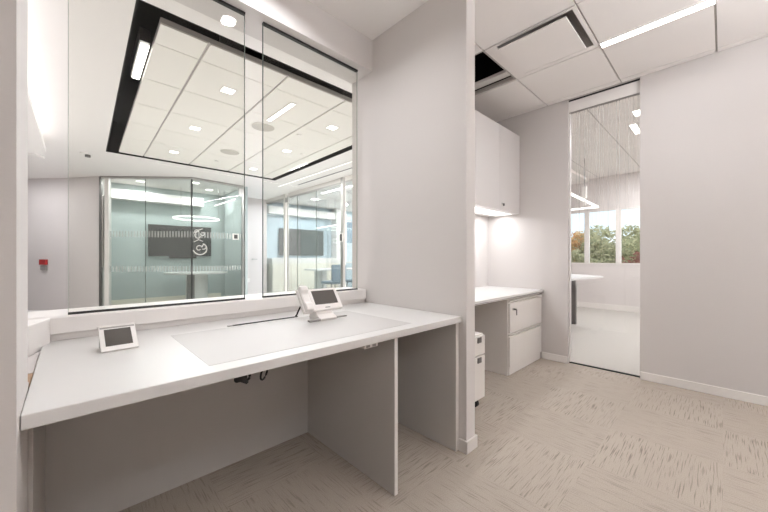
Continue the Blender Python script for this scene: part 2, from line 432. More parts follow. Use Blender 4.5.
# in the tilted frame: x right, z up the face, -y out of the face
bm = B((0, .188, 0, .022, 0, .136)); tilted(bm, (0, 0, .052), tilt)
body = obj('housing', bm, PLAS, ph, bevel=.006, local=True)
bm = B((.022, .166, -.0015, .001, .034, .120)); tilted(bm, (0, 0, .052), tilt)
obj('screen', bm, SCR, body, local=True)
bm = B((.075, .105, -.0015, .001, .010, .015)); tilted(bm, (0, 0, .052), tilt)
obj('speaker_slot', bm, PLASG, body, local=True)
bm = bmesh.new()   # handset: profile along the left side with thick ends
prof = [(-.030, -.004), (-.034, .010), (-.034, .034), (-.022, .046), (-.020, .098), (-.034, .112), (-.036, .134), (-.026, .146), (.002, .146), (.002, -.004)]
extr(bm, prof, 'x', -.052, -.008); tilted(bm, (0, 0, .050), tilt)
obj('handset', bm, PLAS, ph, bevel=.006, local=True)
bm = B((-.056, -.002, 0, .022, -.002, .140)); tilted(bm, (0, 0, .050), tilt)
obj('cradle', bm, PLAS, ph, bevel=.003, local=True)
bm = bmesh.new()   # wedge foot and feet of the stand
extr(bm, [(-.030, .0), (-.030, .010), (.008, .028), (.035, .072), (.062, .072), (.09, .008), (.09, 0)], 'x', .02, .125)
st = obj('stand', bm, PLAS, ph, bevel=.003, local=True)
obj('foot', B((-.045, .022, -.035, -.01, 0, .012)), PLASG, st, local=True, bevel=.003)
obj('foot', B((.125, .205, -.01, .01, 0, .007)), PLASG, st, local=True, bevel=.002)
obj('name_plate', B((.03, .115, -.032, -.030, .002, .009)), TRIM, st, local=True)

# ------------------------------------------------------------------ small tablet on stand
tb = thing('tablet', (.078, 1.50, .7652), 'small white desktop tablet with dark screen leaning back at left end of counter', 'tablet', rz=R(2))
ta = R(52)
bm = B((0, .108, 0, .009, 0, .118)); tilted(bm, (0, 0, .006), ta)
tbo = obj('housing', bm, PLAS, tb, bevel=.003, local=True)
bm = B((.014, .092, -.001, .001, .020, .100)); tilted(bm, (0, 0, .006), ta); obj('screen', bm, SCR, tbo, local=True)
bm = B((-.003, .108, .002, .016, .1195, .1235)); tilted(bm, (0, 0, .006), ta); obj('top_lip', bm, TRIM, tbo, local=True)
bm = bmesh.new(); extr(bm, [(.012, .0005), (.088, .076), (.105, .0005)], 'x', .003, .105); obj('stand', bm, PLASG, tb, local=True)

# ------------------------------------------------------------------ under the counter
bm = bmesh.new()
t = thing('cable_bundle', (.42, 1.07, .731), 'tangled black cable bundle hanging under the counter edge, left of the single loop', 'cable')
tube(bm, [(.405+.016*math.cos(a), 1.065, .715+.012*math.sin(a)) for a in [k*math.pi/8 for k in range(16)]], .0042, closed=True); obj('loop', bm, RUB, t, smooth=True)
obj('plug', B((.375, .412, 1.06, 1.08, .704, .731)), RUB, t, bevel=.004)
bm = bmesh.new(); extr(bm, [(.395, .718), (.415, .700), (.408, .694), (.385, .708)], 'y', 1.058, 1.075); obj('connector', bm, RUB, t)
bm = bmesh.new()
tube(bm, [(.47+.010*math.cos(a)+.006*math.sin(a), 1.07, .712+.021*math.sin(a)) for a in [k*math.pi/8 for k in range(16)]], .0035, closed=True)
tag(obj('cable_loop', bm, RUB, smooth=True), 'single black cable loop hanging under the counter edge, right of the tangled bundle', 'cable')
t = thing('power_outlet', (.93, 1.07, .731), 'small white power outlet block clipped under the counter beside the middle panel', 'outlet')
obj('body', B((.905, .985, 1.06, 1.10, .707, .7300)), PLAS, t, bevel=.004)
for x in (.925, .96): obj('socket', B((x-.010, x+.010, 1.0585, 1.061, .712, .728)), PLASG, t)
obj('cord', tube(bmesh.new(), [(.905, 1.09, .722), (.88, 1.10, .722), (.86, 1.12, .724)], .005), RUB, t)

# ------------------------------------------------------------------ desk alcove
w = thing('wall_desk', (2.7, 1.7, .75), 'white built-in desk top in the far alcove under the wall cabinets', 'desk')
obj('worktop', B((XE+.001, XR-.001, 1.36, YA-.001, .718, .75)), LAM, w, bevel=.003)
obj('edge_strip', B((XE+.001, XR-.001, 1.357, 1.3598, .722, .730)), PLASG, w)
obj('grommet', cyl(bmesh.new(), 3.70-.01, 1.372, .735, .7515, .008), DMET, w)

f = thing('file_cabinet', (3.32, 1.69, 0), 'white two-drawer lateral file cabinet with key in lock under the alcove desk', 'file cabinet')
obj('body', B((2.93, 3.70, 1.39, 1.99, 0.0, .716)), CABT, f, bevel=.002)
obj('kick_plate', B((2.945, 3.685, 1.378, 1.389, .004, .072)), CABT, f)
for z0, z1 in ((.395, .700), (.078, .388)):
    dr = obj('drawer', B((2.936, 3.694, 1.368, 1.389, z0, z1-.028)), CABT, f, bevel=.002)
    obj('drawer_pull', extr(bmesh.new(), [(1.385, z1-.027), (1.366, z1-.006), (1.368, z1-.002), (1.389, z1-.002), (1.389, z1-.027)], 'x', 2.936, 3.694), CABT, dr)
    obj('pull_end', B((3.640, 3.694, 1.364, 1.369, z1-.022, z1-.002)), TRIM, dr)
lk = obj('lock', extr(bmesh.new(), [(3.0+.013*math.cos(k*math.pi/6), .615+.013*math.sin(k*math.pi/6)) for k in range(12)], 'y', 1.362, 1.368), STEEL, f)
obj('key', B((2.997, 3.003, 1.335, 1.362, .607, .623), (3.004, 3.022, 1.338, 1.341, .560, .612)), DMET, lk)

# rolling pedestal
p = thing('mobile_pedestal', (2.0, 1.5, 0), 'white rolling drawer pedestal on black casters just behind the wall end', 'pedestal cabinet')
obj('body', B((1.80, 2.19, 1.225, 1.75, .075, .545)), CABT, p, bevel=.003)
for z0, z1 in ((.40, .535), (.085, .392)):
    dr = obj('drawer', B((1.805, 2.186, 1.208, 1.2245, z0, z1)), CABT, p, bevel=.002)
    obj('drawer_pull', B((2.08, 2.13, 1.200, 1.2078, z1-.045, z1-.006)), DMET, dr, bevel=.003)
for x in (1.84, 2.15):
    for y in (1.27, 1.70):
        cs = obj('caster', extr(bmesh.new(), [(y+.028*math.cos(k*math.pi/10), .0285+.028*math.sin(k*math.pi/10)) for k in range(20)], 'x', x-.013, x+.013), RUB, p)
        obj('fork', B((x-.017, x+.017, y-.012, y+.012, .045, .0749)), RUB, cs)

# wall cabinets
def wall_cab(x0, x1, label):
    cb = thing('wall_cabinet', ((x0+x1)/2, 1.81, 1.6), label, 'cabinet', 'white wall cabinets over the alcove desk')
    obj('body', B((x0, x1, 1.640, YA-.001, 1.6, 2.492)), CAB, cb)
    xm = (x0+x1)/2
    for k, (a, b) in enumerate(((x0+.001, xm-.0015), (xm+.0015, x1-.001))):
        dd = obj('door', B((a, b, 1.620, 1.6395, 1.598, 2.494)), CAB, cb, bevel=.0015)
        if k == 1:
            lx = a+.045
            l2 = obj('lock', extr(bmesh.new(), [(lx+.009*math.cos(k2*math.pi/6), 1.672+.009*math.sin(k2*math.pi/6)) for k2 in range(12)], 'y', 1.6155, 1.6199), STEEL, dd)
            obj('key', B((lx+.008, lx+.024, 1.600, 1.614, 1.648, 1.672)), DMET, l2)
    obj('light_strip', B((x0+.03, x1-.03, 1.70, 1.90, 1.596, 1.5999)), E_COVE, cb)
    return cb
wall_cab(2.765, XR-.002, 'white wall cabinet with small lock against the right wall above the alcove desk')
wall_cab(1.80, 2.762, 'white wall cabinet beside the lock cabinet, mostly hidden behind the wall end')
area((3.24, 1.80, 1.585), .84, .05, 3.6); area((2.28, 1.80, 1.585), .84, .05, 3.6)

# ------------------------------------------------------------------ glass door panel in the right wall
dr = sgroup('door_1', (XR+.05, .82, 0))
def local_glass(name, p0, p1, z0, z1, th, m, parent=None):
    """upright glass sheet whose local X runs along the sheet (for its printed pattern)"""
    p0, p1 = Vector((*p0, 0)), Vector((*p1, 0)); L = (p1-p0).length
    o = obj(name, B((0, L, -th/2, th/2, z0, z1)), m, None)
    o.rotation_euler.z = math.atan2(p1.y-p0.y, p1.x-p0.x)
    if parent is not None:
        o.parent = parent; o.location = p0-WORLD[parent.name]
    else: o.location = p0
    return o
local_glass('pane', (XR+.045, .524), (XR+.045, 1.114), .012, 2.60, .01, G_DOOR, dr)
obj('bottom_channel', B((XR+.035, XR+.055, .5225, 1.1155, .0, .012)), GASK, dr)
obj('top_channel', B((XR+.035, XR+.056, .5225, 1.1155, 2.60, 2.612)), PLASG, dr)
obj('head_panel', B((XR+.030, XR+.06, .5225, 1.1155, 2.612, 2.722)), CEIL, dr)
obj('head_gasket', B((XR+.022, XR+.06, .5225, 1.1155, 2.722, 2.735)), GASK, dr)
obj('jamb', B((XR+.030, XR+.060, 1.1155-.012, 1.1155, 0.013, 2.60)), TRIM, dr)

# ------------------------------------------------------------------ office beyond the glass door
XO = 8.2; HO = 2.82
struct('wall_far_office', B(
    (XO, XO+.15, -1.5, 3.4, 0, .955), (XO, XO+.15, -1.5, 3.4, 2.115, HO+.1),
    (XO, XO+.15, 3.3, 3.4, .955, 2.115), (XO, XO+.15, -1.5, -1.4, .955, 2.115)), WALLP)
struct('wall_office_side', B((3.83, XO+.15, 3.4, 3.5, 0, HO+.1)), WALLP)
struct('wall_office_near', B((3.83, XO+.15, -1.6, -1.5, 0, HO+.1)), WALLP)
struct('wall_office_inner', B((3.84, 3.9, 2.031, 3.4, 0, HO+.1), (3.83, 3.9, -1.5, .3, 0, HO+.1)), WALLP)
oc = sgroup('ceiling', (6, 1, HO))
obj('ceiling_board', B((3.83, XO+.15, -1.5, 3.4, HO, HO+.05)), CEIL, oc)
obj('ceiling_joint', B((3.9, XO, 1.085, 1.10, HO-.003, HO-.0002), (3.9, XO, 1.85, 1.862, HO-.003, HO-.0002), (3.9, XO, .30, .312, HO-.003, HO-.0002)), GRID, oc)
struct('baseboard_office', B((XO-.015, XO, -1.5, 3.4, 0, .11)), TRIM)
wn = sgroup('window_3', (XO, 1.5, .955))
obj('frame', B((XO-.01, XO+.05, -1.4, 3.3, .955, .985), (XO-.01, XO+.05, -1.4, 3.3, 2.09, 2.115)), TRIM, wn)
for y in (-1.37, -.5, .4, 1.504, 2.076, 2.65, 3.27): obj('mullion', B((XO-.02, XO+.04, y-.045, y+.045, .985, 2.09)), TRIM, wn)
obj('pane', B((XO+.03, XO+.036, -1.4, 3.3, .985, 2.09)), G_WIN, wn)

# table
t = thing('office_table', (5.6, 1.7, 0), 'white pointed-corner work table seen through the glass door', 'table')
bm = bmesh.new(); prism(bm, [(5.62, 1.215), (4.55, 1.34), (4.55, 1.9), (6.10, 1.88)], .805, .83); obj('tabletop', bm, LAM, t)
obj('leg', B((5.98, 6.04, 1.68, 1.74, 0, .805)), DMET, t)
obj('leg', B((4.70, 4.76, 1.60, 1.66, 0, .805)), DMET, t)
# pendant
zp = 2.1
t = thing('pendant_light', (7.0, 1.8, zp), 'white linear angled pendant light hanging in front of the office window', 'pendant light')
A_, T_, C_ = Vector((5.57, 1.656, zp)), Vector((7.53, 1.717, zp)), Vector((7.55, 2.28, zp))
def bar(bm, a, b, w, h):
    a, b = Vector(a), Vector(b); dd = (b-a); L = dd.length; M_ = Matrix.Translation(a) @ dd.to_track_quat('X', 'Z').to_matrix().to_4x4()
    n0 = len(bm.verts); box(bm, 0, L, -w/2, w/2, -h/2, h/2); bm.verts.ensure_lookup_table()
    bmesh.ops.transform(bm, matrix=M_, verts=bm.verts[n0:]); return bm
obj('light_bar', bar(bmesh.new(), A_, T_, .03, .03), E_RING, t)
obj('light_bar', bar(bmesh.new(), T_, C_, .03, .03), E_RING, t)
obj('driver_box', B((6.42, 6.48, 1.64, 1.70, 2.13, 2.33), (6.43, 6.47, 1.65, 1.69, 2.0, 2.08)), TRIM, t)
obj('cable', tube(bmesh.new(), [(6.45, 1.67, 2.33), (6.45, 1.67, HO)], .008), DMET, t)
obj('cable', tube(bmesh.new(), [(7.50, 2.2, 2.13), (7.50, 2.2, HO)], .005), DMET, t)
for k, (x, y, L_) in enumerate(((4.86, .705, .10), (5.45, .81, .22))):
    t = thing('recessed_light', (x, y, HO), ('small' if k == 0 else 'longer') + ' rectangular recessed light in the office ceiling behind the glass door', 'ceiling light')
    obj('diffuser', B((x-L_, x+L_, y-.035, y+.035, HO-.005, HO-.0003)), E_SQ, t)
    obj('frame', slab(bmesh.new(), x-L_-.012, x+L_+.012, y-.047, y+.047, HO-.006, HO-.0003, [(x-L_, x+L_, y-.035, y+.035)]), TRIM, t)
for y_ in (-.6, .75, 2.1):  # added office lamps without fixtures, to brighten the room
    area((5.2, y_, HO-.02), .44, .07, 25)
    area((7.2, y_, HO-.02), .44, .07, 25)

# trees outside the office window
def leaf_mat(name, c1, c2):
    m, nt, out = new_mat(name)
    b = nt.nodes.new('ShaderNodeBsdfPrincipled'); b.inputs['Roughness'].default_value = .7
    oi = nt.nodes.new('ShaderNodeNewGeometry'); mx = nt.nodes.new('ShaderNodeMix'); mx.data_type = 'RGBA'
    mx.inputs['A'].default_value = c1; mx.inputs['B'].default_value = c2
    nt.links.new(oi.outputs['Random Per Island'], mx.inputs['Factor']); nt.links.new(mx.outputs['Result'], b.inputs['Base Color'])
    nt.links.new(b.outputs[0], out.inputs[0]); return m
LG = leaf_mat('green_leaves', srgb(140, 144, 104), srgb(200, 196, 156))
LO = leaf_mat('orange_leaves', srgb(206, 150, 84), srgb(226, 200, 140))
LR = leaf_mat('red_leaves', srgb(136, 76, 66), srgb(170, 118, 100))
LD = leaf_mat('blue_green_leaves', srgb(120, 140, 116), srgb(176, 190, 162))
BARK = plain('bark', srgb(110, 95, 82), .9, noise=20, var=.2)
def tree(name, x, y, z, rx, rz, n, s, m, label, cat='tree'):
    t = thing(name, (x, y, -3.5), label, cat)
    random.seed(int(x*10+y*7))
    bm = bmesh.new()
    blobs = [(Vector((random.gauss(0, .45)*rx, random.gauss(0, .45)*rx, random.gauss(0, .4)*rz)), random.uniform(.25, .5)) for _ in range(26)]
    for _ in range(n):
        c, r = random.choice(blobs)
        dv = Vector((random.gauss(0, 1), random.gauss(0, 1), random.gauss(0, 1))).normalized()*random.uniform(.5, 1)
        p_ = Vector((x, y, z))+c+Vector((dv.x*r*rx, dv.y*r*rx, dv.z*r*rz))
        a = Vector((random.gauss(0, 1), random.gauss(0, 1), random.gauss(0, 1))).normalized()
        b = a.orthogonal().normalized()
        bm.faces.new([bm.verts.new(p_+q) for q in (a*s, b*s*.5, -a*s, -b*s*.5)])
    obj('crown', bm, m, t)
    bm = bmesh.new(); tube(bm, [(x, y, -3.5), (x+.05, y, z-.6*rz), (x, y+.05, z)], .09)
    for k in range(6):
        c, r = blobs[k]; tube(bm, [(x, y, z-.5*rz), (x+c.x*.5, y+c.y*.5, z-.2*rz+c.z*.3), (x+c.x, y+c.y, z+c.z)], .03, 6)
    obj('trunk', bm, BARK, t)
tree('bushy_tree', 13.2, 2.6, .75, 1.15, 1.0, 7500, .07, LG, 'round dull green tree outside the middle office window pane')
tree('maple_tree', 12.5, 4.05, 1.5, .8, .75, 3000, .06, LO, 'orange leaved tree outside the left office window pane')
tree('leafy_tree', 17.0, 5.6, 1.1, 1.5, 1.4, 5600, .09, LD, 'blue green tree rising behind the orange tree')
tree('red_shrub', 11.2, 1.55, .92, .36, .36, 900, .05, LR, 'dark red shrub low outside the right office window pane', 'shrub')
tree('distant_tree', 21.0, 3.6, 1.2, 2.1, 1.5, 7600, .11, LG, 'pale green tree far behind the red shrub')
tree('round_shrub', 11.3, 3.35, .75, .5, .5, 2200, .05, LG, 'low green shrub below the orange leaved tree', 'shrub')
struct('ground', B((8.6, 60, -30, 40, -3.6, -3.5)), plain('lawn', srgb(130, 135, 100), .9))

# ------------------------------------------------------------------ lobby beyond the transaction window
TX0, TX1, TY0, TY1 = .305, 3.075, 2.585, 6.67
struct('wall_lobby_left', B((-3.2, -3.1, 2.03, 12, 0, 3.4)), WALLP)
struct('wall_lobby_near', B((-3.2, -.6, 1.95, 2.03, 0, 3.4), (-.6, -.16, 2.03, 2.05, 0, 3.4), (4.0, 9.2, 3.505, 3.54, 0, 2.75), (4.0, 4.05, 2.03, 3.505, 0, 2.75)), WALLP)
def shear(bm):
    for v in bm.verts: v.co.x += .0235*(v.co.y-2.6)
    return bm
# deep black recess
bm = shear(slab(bmesh.new(), -3.3, 9.3, 2.03, 12, HC, HC+.06, [(TX0, TX1, TY0, TY1)])); struct('ceiling', bm, CEIL)
rc = sgroup('ceiling', (1.7, 4.6, HC))
e = .012
obj('recess_lining', shear(B((TX0, TX1, TY0, TY1, HC+.50, HC+.53), (TX0, TX0+e, TY0, TY1, HC+.001, HC+.5), (TX1-e, TX1, TY0, TY1, HC+.001, HC+.5),
    (TX0+e, TX1-e, TY0, TY0+e, HC+.001, HC+.5), (TX0+e, TX1-e, TY1-e, TY1, HC+.001, HC+.5))), BLACK, rc)
# tile raft
CX0, CX1, CY0, CY1 = .458, 2.955, 2.755, 6.55
gxs = [CX0, .772, 1.428, 2.084, 2.74, CX1]; gys = [CY0, 3.03, 3.69, 4.345, 5.0, 5.655, 6.31, CY1]
obj('raft_frame', shear(B((CX0, CX1, CY0, CY1, HC+.012, HC+.05))), GRID, rc)
bm = bmesh.new()
for i in range(len(gxs)-1):
    for j in range(len(gys)-1):
        gapx = .010; gapy = .004
        box(bm, gxs[i]+(gapx if i else 0), gxs[i+1]-(gapx if i < len(gxs)-2 else 0), gys[j]+(gapy if j else 0), gys[j+1]-(gapy if j < len(gys)-2 else 0), HC, HC+.012)
obj('ceiling_tile', shear(bm), LTILE, rc)
obj('hanger', B(*[(x-.01, x+.01, y-.01, y+.01, HC+.055, HC+.5) for x in (1.0, 2.4) for y in (3.2, 5.9)]), DMET, rc)

# square lights
def sq_light(x, y, s, label):
    t = thing('square_ceiling_light', (x, y, HC), label, 'ceiling light', 'square lights in the lobby tile raft')
    obj('diffuser', B((x-s, x+s, y-s, y+s, HC-.004, HC-.0003)), E_SQ, t)
    obj('frame', slab(bmesh.new(), x-s-.012, x+s+.012, y-s-.012, y+s+.012, HC-.0045, HC-.0003, [(x-s, x+s, y-s, y+s)]), TRIM, t)
    area((x, y, HC-.008), 2*s, 2*s, 12)
for (x, y, l) in ((1.125, 3.39, 'nearest square light of the left row in the lobby ceiling'), (1.15, 4.67, 'middle square light of the left row in the lobby ceiling'),
                  (1.17, 5.95, 'farthest square light of the left row in the lobby ceiling'), (2.40, 3.44, 'nearest square light of the right row in the lobby ceiling'),
                  (2.42, 4.68, 'middle square light of the right row in the lobby ceiling'), (2.46, 6.06, 'farthest square light of the right row in the lobby ceiling')):
    sq_light(x, y, .055, l)
linear_light(1.695, 1.745, 3.18, 3.79, HC-.0003, 'short bright linear light in the middle of the lobby tile raft', power=0, em=E_SQ)
for (x, y, l) in ((1.76, 4.03, 'nearer round grey speaker grille in the lobby ceiling'), (1.80, 5.34, 'farther round grey speaker grille in the lobby ceiling')):
    t = thing('ceiling_speaker', (x, y, HC), l, 'speaker', 'round speakers in the lobby ceiling')
    obj('grille', cyl(bmesh.new(), x, y, HC-.006, HC-.0003, .135, 32), GREYF, t)
    obj('rim', tube(bmesh.new(), [(x+.138*math.cos(k*math.pi/16), y+.138*math.sin(k*math.pi/16), HC-.004) for k in range(32)], .004, 6, True), LTILE, t)
for (x, y, l) in ((1.81, 6.0, 'small white sprinkler head near the far speaker grille'), (2.67, 4.65, 'small white sprinkler head near the right edge of the lobby raft'), (2.22, 3.95, 'small white sprinkler head between the right row of square lights')):
    tag(obj('sprinkler', cyl(bmesh.new(), x, y, HC-.012, HC-.0001, .03, 16, .035), PLAS), l, 'sprinkler')
t = thing('smoke_detector', (.20, 7.0, HC), 'small ceiling detector left of the black recess in the lobby', 'detector')
obj('base', cyl(bmesh.new(), .17, 7.0, HC-.015, HC-.0003, .06, 20), PLAS, t)
obj('sensor', cyl(bmesh.new(), .205, 7.02, HC-.05, HC-.015, .035, 16), DMET, t)
t = thing('recessed_light', (.415, 3.45, HC), 'bright rectangular light hung in the black slot at the left of the lobby ceiling', 'ceiling light')
obj('housing', shear(B((.372, .442, 3.10, 3.80, HC+.02, HC+.12))), DMET, t)
obj('diffuser', shear(B((.384, .438, 3.14, 3.77, HC+.004, HC+.0199))), E_LIN, t)
# soft linear light and slot along the right side
linear_light(3.46, 3.50, 3.6, 7.15, HC-.0003, 'very long thin line light in the lobby ceiling in front of the right glass room', power=0, em=E_COVE)
tag(obj('slot_diffuser', B((3.725, 3.745, 3.6, 6.7, HC-.004, HC-.0003)), BLACK), 'thin black slot air diffuser in the lobby ceiling beside the long line light', 'air vent')

# left light shelf: lamps on top of it wash the ceiling
bm = prism(bmesh.new(), [(-.30, 2.06), (-.236, 6.43), (-.444, 6.93), (-1.1, 8.5), (-1.1, 2.06)], 2.545, 2.60)
struct('trim_4', bm, CEIL, bevel=.004)
struct('wall_lobby_screen', B((-1.2, -1.1, 2.06, 8.5, 0, HC-.001)), WALLP)
t = thing('cove_light', (-.6, 4.3, 2.60), 'glowing strip light lying on the lobby light shelf at the far left', 'cove light')
obj('light_strip', B((-.50, -.46, 2.4, 6.3, 2.606, 2.63)), E_COVE, t)
obj('tray', B((-.52, -.44, 2.38, 6.32, 2.60, 2.606)), TRIM, t)
area((-.48, 4.35, 2.635), .05, 3.9, 9, rot=(math.pi, 0, 0))
t = thing('wall_bracket', (-.44, 6.2, 2.54), 'small white fixture under the lobby light shelf at the far left of the window', 'fixture')
obj('arm', tube(bmesh.new(), [(-.44, 6.2, 2.50), (-.40, 6.2, 2.42), (-.33, 6.17, 2.44), (-.24, 6.14, 2.40)], .012, 8), PLAS, t)
obj('cap', cyl(bmesh.new(), -.44, 6.2, 2.49, 2.5445, .05, 16), PLAS, t)

# far angled wall (meets the left glass room)
def vwall(pts, th, z0, z1):
    bm = bmesh.new()
    for (a, b) in zip(pts[:-1], pts[1:]):
        a, b = Vector(a), Vector(b); n = Vector((-(b-a).y, (b-a).x)).normalized()*th
        prism(bm, [tuple(a), tuple(b), tuple(b+n), tuple(a+n)], z0, z1)
    return bm
P1, P2, P3 = (.45, 8.74), (1.80, 7.55), (2.88, 7.67)
struct('wall_lobby_far', vwall([(-2.4, 12.0), (-.06, 9.46), (.45, 8.74)], .12, 0, HC), WALLP)
t = thing('fire_alarm', (-.38, 9.85, 1.03), 'small red wall alarm box on the far left lobby wall', 'alarm')
dirv = Vector((-.06+2.4, 9.46-12.0)).normalized(); base = Vector((-.06, 9.46))-dirv*.47; nrm = Vector((dirv.y, -dirv.x))
def wallbox(u0, u1, z0, z1, w0, w1):
    q = [base+dirv*u+nrm*w for u, w in ((u0, w0), (u1, w0), (u1, w1), (u0, w1))]
    return prism(bmesh.new(), [tuple(x) for x in q], z0, z1)
t.location = (base.x, base.y, 1.03); WORLD[t.name] = Vector(t.location)
obj('housing', wallbox(-.07, .07, .95, 1.06, .001, .05), RED, t)
obj('lower_box', wallbox(-.06, .06, .84, .93, .001, .035), PLASG, t)

# left glass room
def conf_front(n, p0, p1, m, joints=(), name='window'):
    r = sgroup('%s_%d' % (name, n), (p0[0], p0[1], 0))
    L = (Vector(p1)-Vector(p0)).length; dv = (Vector(p1)-Vector(p0)).normalized(); cuts = [0.0, *joints, L]
    for a, b in zip(cuts[:-1], cuts[1:]):
        q0 = Vector(p0)+dv*(a+.004); q1 = Vector(p0)+dv*(b-.004)
        local_glass('pane', q0, q1, .03, 2.70, .012, m, r)
    def strip(nm, a, b, z0, z1, w, mt):
        q0, q1 = Vector(p0)+dv*a, Vector(p0)+dv*b; nn = Vector((-dv.y, dv.x))*w/2
        obj(nm, prism(bmesh.new(), [tuple(q0-nn), tuple(q1-nn), tuple(q1+nn), tuple(q0+nn)], z0, z1), mt, r)
    strip('bottom_channel', 0, L, 0, .03, .03, STEEL); strip('top_channel', 0, L, 2.70, 2.735, .03, STEEL)
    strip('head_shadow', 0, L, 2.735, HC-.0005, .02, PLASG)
    for a in cuts[1:-1]: strip('glass_joint', a-.004, a+.004, .03, 2.70, .013, G_EDGE)
    return r, strip
r, strip = conf_front(4, P1, P2, G_CONF, (.88,))
strip('end_post', -.02, .02, 0, 2.735, .04, DMET)
strip('door_pull', .04, .075, .9, 2.35, .06, STEEL)
strip('white_post', .09, .17, .03, 2.70, .05, TRIM)
r, strip = conf_front(5, P2, P3, G_CONF)
strip('glass_joint', -.012, .012, .03, 2.70, .016, GASK)
strip('end_post', 1.055, 1.085, 0, 2.735, .05, STEEL)
strip('patch_fitting', .98, 1.07, 2.50, 2.68, .07, STEEL)
# emblem on the glass facet: plain swirl lettering-like scroll
dv = (Vector(P3)-Vector(P2)).normalized()
def on_glass(u, z, off=.02):
    q = Vector(P2)+dv*u+Vector((dv.y, -dv.x))*off; return (q.x, q.y, z)
bm = bmesh.new()
def arc(cu, cz, r0, r1, a0, a1, rad, n=22):
    tube(bm, [on_glass(cu+(r0+(r1-r0)*k/n)*math.cos(R(a0+(a1-a0)*k/n)), cz+(r0+(r1-r0)*k/n)*math.sin(R(a0+(a1-a0)*k/n))) for k in range(n+1)], rad, 6)
arc(.16, 1.30, .15, .13, 200, 330, .013); arc(.16, 1.30, .13, .10, -30, 60, .011)
arc(.13, 1.29, .065, .03, 20, 330, .010); arc(.22, 1.33, .06, .025, -120, 200, .010)
arc(.12, 1.55, .09, .03, 90, 360, .009); arc(.20, 1.60, .05, .02, 180, 460, .008); arc(.08, 1.63, .05, .03, 10, 230, .008)
tube(bm, [on_glass(.03, 1.42), on_glass(.12, 1.47), on_glass(.20, 1.44)], .008, 6)
tube(bm, [on_glass(.02, 1.60), on_glass(.10, 1.66), on_glass(.20, 1.70)], .008, 6)
tag(obj('wall_emblem', bm, LAMP_, smooth=True), 'pale scrolled emblem on the left glass room beside the dark glass joint', 'emblem')
rd = thing('room_reader', (2.70, 7.60, 1.50), 'small black room reader in white frame on the left glass room', 'card reader')
def gbox(u0, u1, z0, z1, w0, w1):
    q = [Vector(P2)+dv*u+Vector((dv.y, -dv.x))*w for u, w in ((u0, w0), (u1, w0), (u1, w1), (u0, w1))]
    return prism(bmesh.new(), [tuple(x) for x in q], z0, z1)
obj('frame', gbox(.83, .97, 1.50, 1.64, .010, .022), TRIM, rd); obj('screen', gbox(.86, .94, 1.525, 1.615, .0222, .03), TVM, rd)
# room shell
struct('wall_teal', B((.5, 3.0, 9.30, 9.40, 0, HC), (3.0, 4.05, 9.30, 9.40, 0, HC)), TEAL)
struct('wall_conference_side', B((.5, .62, 8.80, 9.30, 0, HC)), TRIM)
struct('baseboard_teal', B((.62, 2.9, 9.27, 9.30, 0, .16)), CREAM)
struct('trim_5', B((.62, 2.42, 9.05, 9.30, 2.38, 2.58)), CEIL)
struct('wall_corridor_side', B((2.94, 2.99, 7.70, 9.1, 0, HC)), TEAL)
struct('wall_corridor_end', B((2.99, 4.06, 9.05, 9.15, 0, HC)), WALLP)
dd = sgroup('door_2', (3.55, 9.04, 0))
obj('door_leaf', B((3.12, 3.78, 9.035, 9.049, 0, 2.15)), WALLP, dd)
dh = obj('door_handle', B((3.64, 3.76, 8.985, 9.0, 1.04, 1.065), (3.62, 3.65, 8.985, 9.034, 1.035, 1.07)), STEEL, dd)
tag(obj('wall_outlet', B((3.50, 3.57, 9.028, 9.0345, .42, .53)), PLAS, bevel=.002), 'white cover plate low on the corridor end wall between the glass rooms', 'outlet')
t = thing('television', (2.0, 9.25, 1.14), 'wide dark television on the teal wall behind the left glass room', 'television')
obj('screen', B((1.305, 2.648, 9.225, 9.26, 1.137, 1.875)), TVM, t, bevel=.005)
obj('wall_mount', B((1.7, 2.2, 9.26, 9.2999, 1.3, 1.6)), DMET, t)
obj('sound_bar', B((1.72, 2.3, 9.22, 9.262, 1.08, 1.136)), TVM, t)
t = thing('conference_table', (2.1, 8.38, 0), 'round white pedestal table inside the left glass room', 'table')
obj('tabletop', cyl(bmesh.new(), 2.1, 8.38, .735, .765, .64, 48), LAM, t, bevel=.003)
obj('pedestal', cyl(bmesh.new(), 2.1, 8.38, .0, .735, .22, 32), LAM, t, smooth=False)
obj('cable_cover', B((1.86, 2.0, 8.16, 8.22, 0, .734)), DMET, t)
t = thing('ring_pendant', (2.1, 8.38, 2.05), 'glowing white ring pendant over the round table in the left glass room', 'pendant light')
bm = bmesh.new(); tube(bm, [(2.1+.46*math.cos(k*math.pi/24), 8.38+.46*math.sin(k*math.pi/24), 1.99) for k in range(48)], .016, 8, True)
obj('ring', bm, E_RING, t, smooth=True)
for a in (0, 2.1, 4.2): obj('suspension_wire', B((2.1+.46*math.cos(a)-.003, 2.1+.46*math.cos(a)+.003, 8.38+.46*math.sin(a)-.003, 8.38+.46*math.sin(a)+.003, 2.0, HC-.001)), DMET, t)
t = thing('linear_pendant', (2.86, 8.4, 2.5), 'slim bright linear pendant in the right part of the left glass room', 'pendant light')
obj('light_bar', bar(bmesh.new(), (2.66, 9.0, 2.42), (2.80, 7.95, 2.47), .02, .025), E_RING, t)
obj('suspension_wire', B((2.727, 2.733, 8.5, 8.506, 2.445, HC-.001)), DMET, t)
for (x, y, l) in ((1.1, 8.75, 'left added light in the ceiling of the left glass room'), (2.0, 8.1, 'right recessed light in the ceiling of the left glass room'), (2.45, 8.7, 'far right added light in the ceiling of the left glass room')):
    t = tag(obj('square_ceiling_light', B((x-.07, x+.07, y-.07, y+.07, HC-.004, HC-.0003)), E_SQ), l, 'ceiling light', 'added square lights in the left glass room')
    area((x, y, HC-.01), .13, .13, 12)  # ceiling lights added to brighten the left glass room

